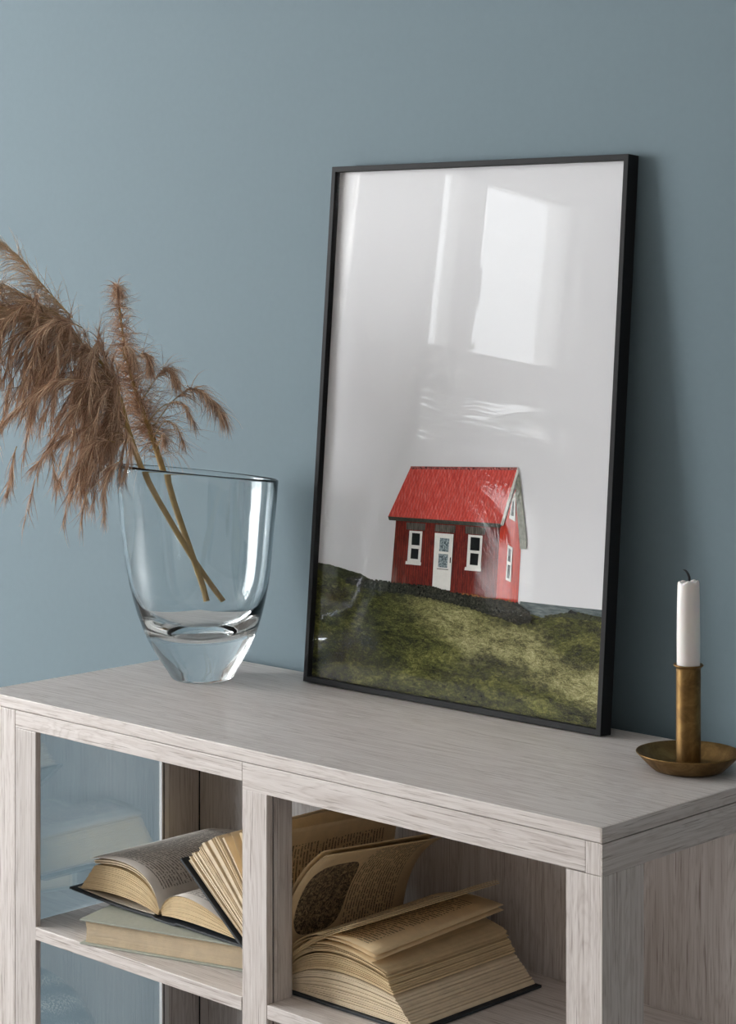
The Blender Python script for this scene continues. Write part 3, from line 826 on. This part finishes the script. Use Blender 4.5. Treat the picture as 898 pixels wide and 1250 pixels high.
# Book A: closed, pale sage cover, turned a little
ang = math.radians(16.3); ux, uy = math.cos(ang), math.sin(ang)
A0 = (-0.8125, -0.3885)
BA = thing('closed_book', 'thick closed book with pale sage cover lying flat under the open book on the shelf', 'book', (A0[0], A0[1], SH), 'old books on the shelf')
def A(u, w, z): return (A0[0]+ux*u-uy*w, A0[1]+uy*u+ux*w, z)
AW, AD, AH = 0.238, 0.158, 0.0315
def abox(mb, u0, u1, w0, w1, z0, z1):
    n = len(mb.v)
    mb.v += [A(u0,w0,z0),A(u1,w0,z0),A(u1,w1,z0),A(u0,w1,z0),A(u0,w0,z1),A(u1,w0,z1),A(u1,w1,z1),A(u0,w1,z1)]
    mb.f += [tuple(n+i for i in q) for q in ((0,3,2,1),(4,5,6,7),(0,1,5,4),(1,2,6,5),(2,3,7,6),(3,0,4,7))]
cv = MB(); zb = SH+.0004
abox(cv, 0, AW, 0, AD, zb, zb+.0022); abox(cv, 0, AW, 0, AD, zb+AH-.0022, zb+AH); abox(cv, 0, AW, AD-.002, AD+.0015, zb, zb+AH)
cv.build('cover', M['cover_green'], BA, bevel=0.0006)
pg = MB(); r = random.Random(3); nl = 44
for k in range(nl):
    z0 = zb+.0024+(AH-.0048)*k/nl; z1 = zb+.0024+(AH-.0048)*(k+.86)/nl
    cur = 0.0016*math.sin(PI*(k+.5)/nl)
    abox(pg, 0.0055+cur+r.uniform(0, .0008), AW-.004, 0.0040+r.uniform(0, .0007), AD-.0022, z0, z1)
pg.build('pages', M['page_pale'], BA)

# Book B: open, spine away from the viewer's left, lying on book A
zA = SH+.0004+AH
y0, y1 = -0.3290, -0.1200
BBk = thing('open_book', 'open book with dark cover and grey printed pages lying on the pale closed book', 'book', (-0.735, -0.225, zA), 'old books on the shelf')
coverB = bez((-0.9075, -0.2500), (-0.81, -0.2560), (-0.7420, -0.2542), 10) + bez((-0.738, -0.2558), (-0.7200, -0.2566), (-0.7020, -0.2560), 7) + bez((-0.698, -0.2540), (-0.64, -0.2555), (-0.5800, -0.2560), 8)
cB = addobj('cover', slab(coverB, y0, y1, .0028), M['cover_dark'], BBk, bevel=0.0005)
addobj('endpaper', slab(bez((-0.895, -0.2463), (-0.81, -0.2528), (-0.744, -0.2510), 10), y0+.004, y1-.004, .0005), M['endpaper'], cB)
# left half: bottom leaves to top leaves
L0 = ((-0.7370, -0.2500), (-0.800, -0.2340), (-0.8905, -0.2470)); L1 = ((-0.7345, -0.2440), (-0.758, -0.1950), (-0.8600, -0.2110))
addobj('pages', leaves(L0, L1, 34, y0+.0035, y1-.0035, seed=4), M['page'], BBk, smooth=False)
Lx0 = ((-0.7345, -0.2436), (-0.756, -0.1880), (-0.8590, -0.2090)); Lx1 = ((-0.7340, -0.2420), (-0.752, -0.1800), (-0.8660, -0.2048))
addobj('pages', leaves(Lx0, Lx1, 4, y0+.0035, y1-.0035, je=.003, gap=.6, seed=9), M['page_pale'], BBk)
addobj('top_leaf', sheet(bez((-0.7338, -0.2415), (-0.752, -0.1778), (-0.8690, -0.2036), 22), y0+.003, y1-.003), M['text_pale'], BBk, smooth=True, uv=True, label='grey printed page')
R0 = ((-0.7290, -0.2490), (-0.690, -0.2440), (-0.5920, -0.2500)); R1 = ((-0.7320, -0.2420), (-0.712, -0.1960), (-0.5960, -0.2410))
addobj('pages', leaves(R0, R1, 26, y0+.0035, y1-.0035, seed=5), M['page'], BBk)
addobj('top_leaf', sheet(bez((-0.7322, -0.2416), (-0.711, -0.1940), (-0.5955, -0.2400), 22)[::-1], y0+.003, y1-.003), M['text_pale'], BBk, smooth=True, uv=True, label='grey printed page')

# Book C: large, dark cover, open, its left half propped on book B, right half flat on the shelf
y0, y1 = -0.3385, -0.1190
zs = SH
BC = thing('open_book', 'large open book with yellowed pages fanning upright and one cover propped on the other books', 'book', (-0.45, -0.23, zs), 'old books on the shelf')
coverC = [(-0.2905, zs+.0006), (-0.40, zs+.0006), (-0.497, zs+.0006), (-0.503, zs+.0010), (-0.521, zs+.0026), (-0.529, zs+.0052), (-0.5375, zs+.0105), (-0.5540, zs+.0230), (-0.62, zs+.0735), (-0.6810, zs+.1205)]
addobj('cover', slab(coverC, y0, y1, -.0032), M['cover_dark'], BC, bevel=0.0006)
spn = (-0.513, zs+.0060)
# right block: lower part with square slanted fore edge
yb0, yb1 = y0+.0035, y1-.0035
addobj('pages', leaves(((-0.500, zs+.0048), (-0.42, zs+.0045), (-0.2960, zs+.0045)), ((-0.505, zs+.0100), (-0.455, zs+.0560), (-0.3270, zs+.0330)), 22, yb0, yb1, jy=.0014, je=.0016, gap=.22, seed=11, pts=18), M['page_pale'], BC)
addobj('pages', leaves(((-0.505, zs+.0100), (-0.453, zs+.0585), (-0.3275, zs+.0350)), ((-0.508, zs+.0130), (-0.4640, zs+.0835), (-0.3370, zs+.0495)), 12, yb0, yb1, jy=.002, je=.0025, gap=.25, seed=12, pts=18), M['page'], BC)
addobj('pages', leaves(((-0.508, zs+.0130), (-0.4650, zs+.0860), (-0.3380, zs+.0530)), ((-0.510, zs+.0150), (-0.4740, zs+.0915), (-0.3440, zs+.0600)), 7, yb0, yb1, jy=.003, je=.004, gap=.35, seed=13, pts=18), M['page'], BC)
def fl(ax, az): return lambda u, w: (ax*u*u*w, az*u*u*w)
def leaf(S_, C_, E_, mat, flare=None, th=.00035, label='yellowed printed leaf'):
    return addobj('loose_leaf', sheet(bez(S_, C_, E_, 24), yb0, yb1, th=th, flare=flare), M[mat], BC, smooth=True, uv=True, label=label)
leaf((-0.510, zs+.016), (-0.478, zs+.0940), (-0.3480, zs+.0600), 'text_cream')
leaf((-0.510, zs+.017), (-0.484, zs+.0990), (-0.3517, zs+.0690), 'text_cream', fl(.006, .012))
leaf((-0.5105, zs+.018), (-0.487, zs+.1020), (-0.3530, zs+.0740), 'text_cream', fl(.007, .013))
leaf((-0.511, zs+.0190), (-0.476, zs+.0640), (-0.3925, zs+.0955), 'text_cream', fl(.040, .016), th=.0009)
leaf((-0.511, zs+.0195), (-0.478, zs+.0665), (-0.3915, zs+.0975), 'text_cream', fl(.038, .016), th=.0008)
leaf((-0.511, zs+.0200), (-0.479, zs+.0690), (-0.3920, zs+.0992), 'text_cream', fl(.037, .016))
# the upright leaves in the middle
leaf((-0.5120, zs+.020), (-0.5080, zs+.1200), (-0.4330, zs+.1715), 'text_pic', fl(-.008, -.021), label='yellowed leaf with a dark engraving and text')
leaf((-0.5125, zs+.020), (-0.5130, zs+.1250), (-0.4370, zs+.1755), 'text_cream', fl(-.008, -.019))
leaf((-0.5150, zs+.020), (-0.5350, zs+.1150), (-0.5080, zs+.1850), 'text_cream', fl(-.006, -.014))
# left half: fan of leaves rising above the propped cover
F0 = ((-0.5185, zs+.0090), (-0.590, zs+.0560), (-0.6720, zs+.1220)); F1 = ((-0.5175, zs+.0150), (-0.576, zs+.0800), (-0.6440, zs+.1440))
addobj('pages', leaves(F0, F1, 12, yb0, yb1, jy=.002, je=.0025, gap=.45, seed=21), M['page_pale'], BC)
F2 = ((-0.5165, zs+.0180), (-0.560, zs+.1080), (-0.6060, zs+.1640))
addobj('pages', leaves(F1, F2, 9, yb0, yb1, jy=.003, je=.003, gap=.55, seed=22), M['page_pale'], BC)
leaf((-0.5160, zs+.019), (-0.552, zs+.1080), (-0.5930, zs+.1690), 'text_cream')
F3 = ((-0.5160, zs+.0195), (-0.548, zs+.1120), (-0.5800, zs+.1720)); F4 = ((-0.5155, zs+.0200), (-0.545, zs+.1150), (-0.5560, zs+.1780))
addobj('pages', leaves(F3, F4, 7, yb0, yb1, jy=.002, je=.002, gap=.3, seed=23), M['page'], BC)

# ------------------------------------------------------------------ round vase on the low board (seen mirrored in the end glass)
def mk_speckle():
    t = NT('speckled_glaze'); p = t.bsdf(None, 0.45)
    a = t.noise(t.coords((1, 1, 1)), 420, 2, 0.5)
    w = t.n('ShaderNodeTexWave'); w.inputs['Scale'].default_value = 7; w.inputs['Distortion'].default_value = 2.5
    w.inputs['Detail'].default_value = 2; t.l(t.coords((1, 1, 1), rot=(0.3, 0.7, 0.2)), w.inputs[0])
    m = t.math('MULTIPLY', t.math('GREATER_THAN', a, 0.53), t.math('ADD', t.math('MULTIPLY', w.outputs[1], 0.9), 0.1))
    t.l(t.mix(m, srgb(92, 106, 116), srgb(236, 236, 232)), p.inputs['Base Color']); return t.m
M['speckle'] = mk_speckle()
prof = []
Rr = 0.134; zc = -0.5715; zbt = -0.7055
for i in range(29):
    th = -PI/2 + PI*0.93*i/28
    prof.append((max(0, Rr*math.cos(th)), zc+Rr*math.sin(th)))
prof[0] = (0, zbt)
rt, zt = prof[-1]
prof += [(rt, zt+.006), (rt-.004, zt+.008), (rt-.007, zt+.004), (rt-.006, zt-.03), (0, zt-.04)]
v, f = lathe(prof, 0, 0, 72)
rv = obj('round_vase', v, f, M['speckle'], None, smooth=True, local=True)
rv.location = (-0.680, -0.222, TZ)
for vert in rv.data.vertices: pass
tag(rv, 'round speckled blue grey vase on the bottom board, mirrored in the glass end panel', 'vase')

# ------------------------------------------------------------------ palm in the room and trees outside (seen mirrored in the picture glass)
PX, PY = -3.25, -3.06
PT = thing('potted_palm', 'leafy palm in a terracotta pot by the window, mirrored in the picture glass', 'plant', (PX, PY, ZF))
v, f = lathe([(0, ZF), (.13, ZF), (.15, ZF+.02), (.19, ZF+.30), (.205, ZF+.30), (.205, ZF+.35), (.185, ZF+.35), (.175, ZF+.31), (0, ZF+.31)], PX, PY, 48)
obj('pot', v, f, M['pot'], PT, smooth=False)
tr = spline([(PX, PY, ZF+.30), (PX+.03, PY-.02, ZF+.6), (PX-.02, PY+.03, 0.1), (PX, PY, 0.50)], 16)
MB().tube(tr, [.04-.015*i/15 for i in range(16)], 10).build('trunk', M['bark'], PT, smooth=True)
fr_v = []; fr_f = []
rr = random.Random(5)
for k in range(64):
    az = 2*PI*k/64*5+rr.uniform(-.1, .1); el = rr.uniform(-.9, 1.0); L = rr.uniform(.44, .60) if el > 0.1 else rr.uniform(.26, .34)  # low fronds added dense to block the window's reflection over the cabin
    d = Vector((math.cos(az)*math.cos(el), math.sin(az)*math.cos(el), math.sin(el)))
    p = Vector((PX, PY, rr.uniform(.34, .50) if el > 0 else rr.uniform(.10, .45))); pts = []
    for i in range(15):
        pts.append(p.copy()); d = (d+Vector((0, 0, -.09))).normalized(); p += d*L/14
    mb = MB().tube(pts, [.006-.0045*i/14 for i in range(15)], 5)
    n0 = len(fr_v); fr_v += mb.v; fr_f += [tuple(n0+q for q in ff) for ff in mb.f]
    for i in range(2, 15):
        for q in range(2):
            d2 = (pts[i]-pts[i-1]).normalized(); side = d2.cross(Vector((0, 0, 1))); side = side.normalized() if side.length > .01 else Vector((1, 0, 0))
            for sg in (-1, 1):
                ll = .17*math.sin(PI*min(1, (i+2)/17))+.04
                base = pts[i-1].lerp(pts[i], q*.5)
                dirv = (side*sg+d2*.8+Vector((0, 0, -.25))+Vector((rr.uniform(-.1, .1),)*3)).normalized()
                w = .016; tip = base+dirv*ll+Vector((0, 0, -.03)); mid = base+dirv*ll*.5
                wv = d2*w*.5
                n0 = len(fr_v)
                fr_v += [tuple(base-wv*.4), tuple(base+wv*.4), tuple(mid+wv), tuple(tip), tuple(mid-wv)]
                fr_f += [(n0, n0+1, n0+2, n0+4), (n0+4, n0+2, n0+3)]
obj('fronds', fr_v, fr_f, M['palm'], PT)
def tree(x, y, h, rad, n, lab, seed):
    r = random.Random(seed)
    T_ = thing('garden_tree', lab, 'tree', (x, y, -2.2))
    tk = MB().tube(spline([(x, y, -2.2), (x+.1, y, -1), (x, y+.1, h*.5), (x, y, h)], 12), [.12-.07*i/11 for i in range(12)], 8)
    cen = []
    for i in range(16):
        a, e = r.uniform(0, 2*PI), r.uniform(-.5, 1.1)
        q = Vector((x, y, h*.55))+Vector((math.cos(a)*math.cos(e), math.sin(a)*math.cos(e), math.sin(e)))*rad*r.uniform(.35, 1)
        cen.append(q); tk.tube(spline([(x, y, h*.35), ((x+q.x)/2, (y+q.y)/2, q.z-.05), tuple(q)], 6), [.03, .025, .02, .014, .01, .005], 5)
    tk.build('trunk', M['bark'], T_, smooth=True)
    V = []; F = []
    for i in range(n):
        c = r.choice(cen)+Vector((r.gauss(0, rad*.22), r.gauss(0, rad*.22), r.gauss(0, rad*.2)))
        a = Vector((r.gauss(0, 1), r.gauss(0, 1), r.gauss(0, 1))).normalized(); b = a.orthogonal().normalized()
        s_ = r.uniform(.03, .055); n0 = len(V)
        V += [tuple(c-a*s_), tuple(c+b*s_*.45), tuple(c+a*s_), tuple(c-b*s_*.45)]; F.append((n0, n0+1, n0+2, n0+3))
    obj('foliage', V, F, M['leaf'], T_)
tree(-8.3, -7.3, 1.3, 1.0, 2600, 'leafy tree outside the window, the lower one mirrored in the picture glass', 1)
tree(-8.0, -5.6, 3.6, 1.1, 1500, 'taller leafy tree outside the window mirrored at the top of the picture glass', 2)

# ------------------------------------------------------------------ sky and window light
wd = bpy.data.worlds.new('overcast_sky'); SC.world = wd; wd.use_nodes = True
bg = wd.node_tree.nodes['Background']; bg.inputs[0].default_value = (0.95, 0.98, 1.0, 1); bg.inputs[1].default_value = 2.4
def portal(loc, rot, sx, sy):
    l = bpy.data.lights.new('sky_portal', 'AREA'); l.shape = 'RECTANGLE'; l.size = sx; l.size_y = sy
    l.cycles.is_portal = True
    o = link(bpy.data.objects.new('sky_portal', l)); o.location = (loc[0], loc[1], loc[2]+TZ); o.rotation_euler = rot
for w_ in (W1,):
    portal((XL-.12, (w_[0]+w_[1])/2, (w_[2]+w_[3])/2), (0, -PI/2, 0), w_[3]-w_[2], w_[1]-w_[0])

# added area lamp behind the wide window, brighter than the sky
dl = bpy.data.lights.new('added_window_lamp', 'AREA'); dl.shape = 'RECTANGLE'; dl.size = W2[3]-W2[2]; dl.size_y = W2[1]-W2[0]
dl.energy = 9.6*PI*dl.size*dl.size_y; dl.color = (1.0, 0.995, 1.0)
do_ = link(bpy.data.objects.new('added_window_lamp', dl)); do_.location = (XL-.16, (W2[0]+W2[1])/2, (W2[2]+W2[3])/2+TZ); do_.rotation_euler = (0, -PI/2, 0)

# ------------------------------------------------------------------ camera
cam = bpy.data.cameras.new('camera'); co = link(bpy.data.objects.new('camera', cam))
co.location = (1.3237, -2.111, 0.5584+TZ); co.rotation_euler = (PI/2, 0, math.radians(43.58))
cam.sensor_fit = 'HORIZONTAL'; cam.sensor_width = 36; cam.lens = 2659/898*36
cam.shift_x = 0; cam.shift_y = -300/898
cam.clip_start = 0.05; cam.clip_end = 100
SC.camera = co
vs = SC.view_settings
vs.view_transform = 'Standard'; vs.look = 'None'; vs.exposure = 1.26; vs.gamma = 1.0; vs.use_curve_mapping = False
cy_ = SC.cycles
cy_.use_denoising = True
cy_.max_bounces = 14; cy_.diffuse_bounces = 5; cy_.glossy_bounces = 6; cy_.transmission_bounces = 12; cy_.transparent_max_bounces = 24
cy_.sample_clamp_indirect = 6.0
cy_.caustics_refractive = True; cy_.caustics_reflective = False
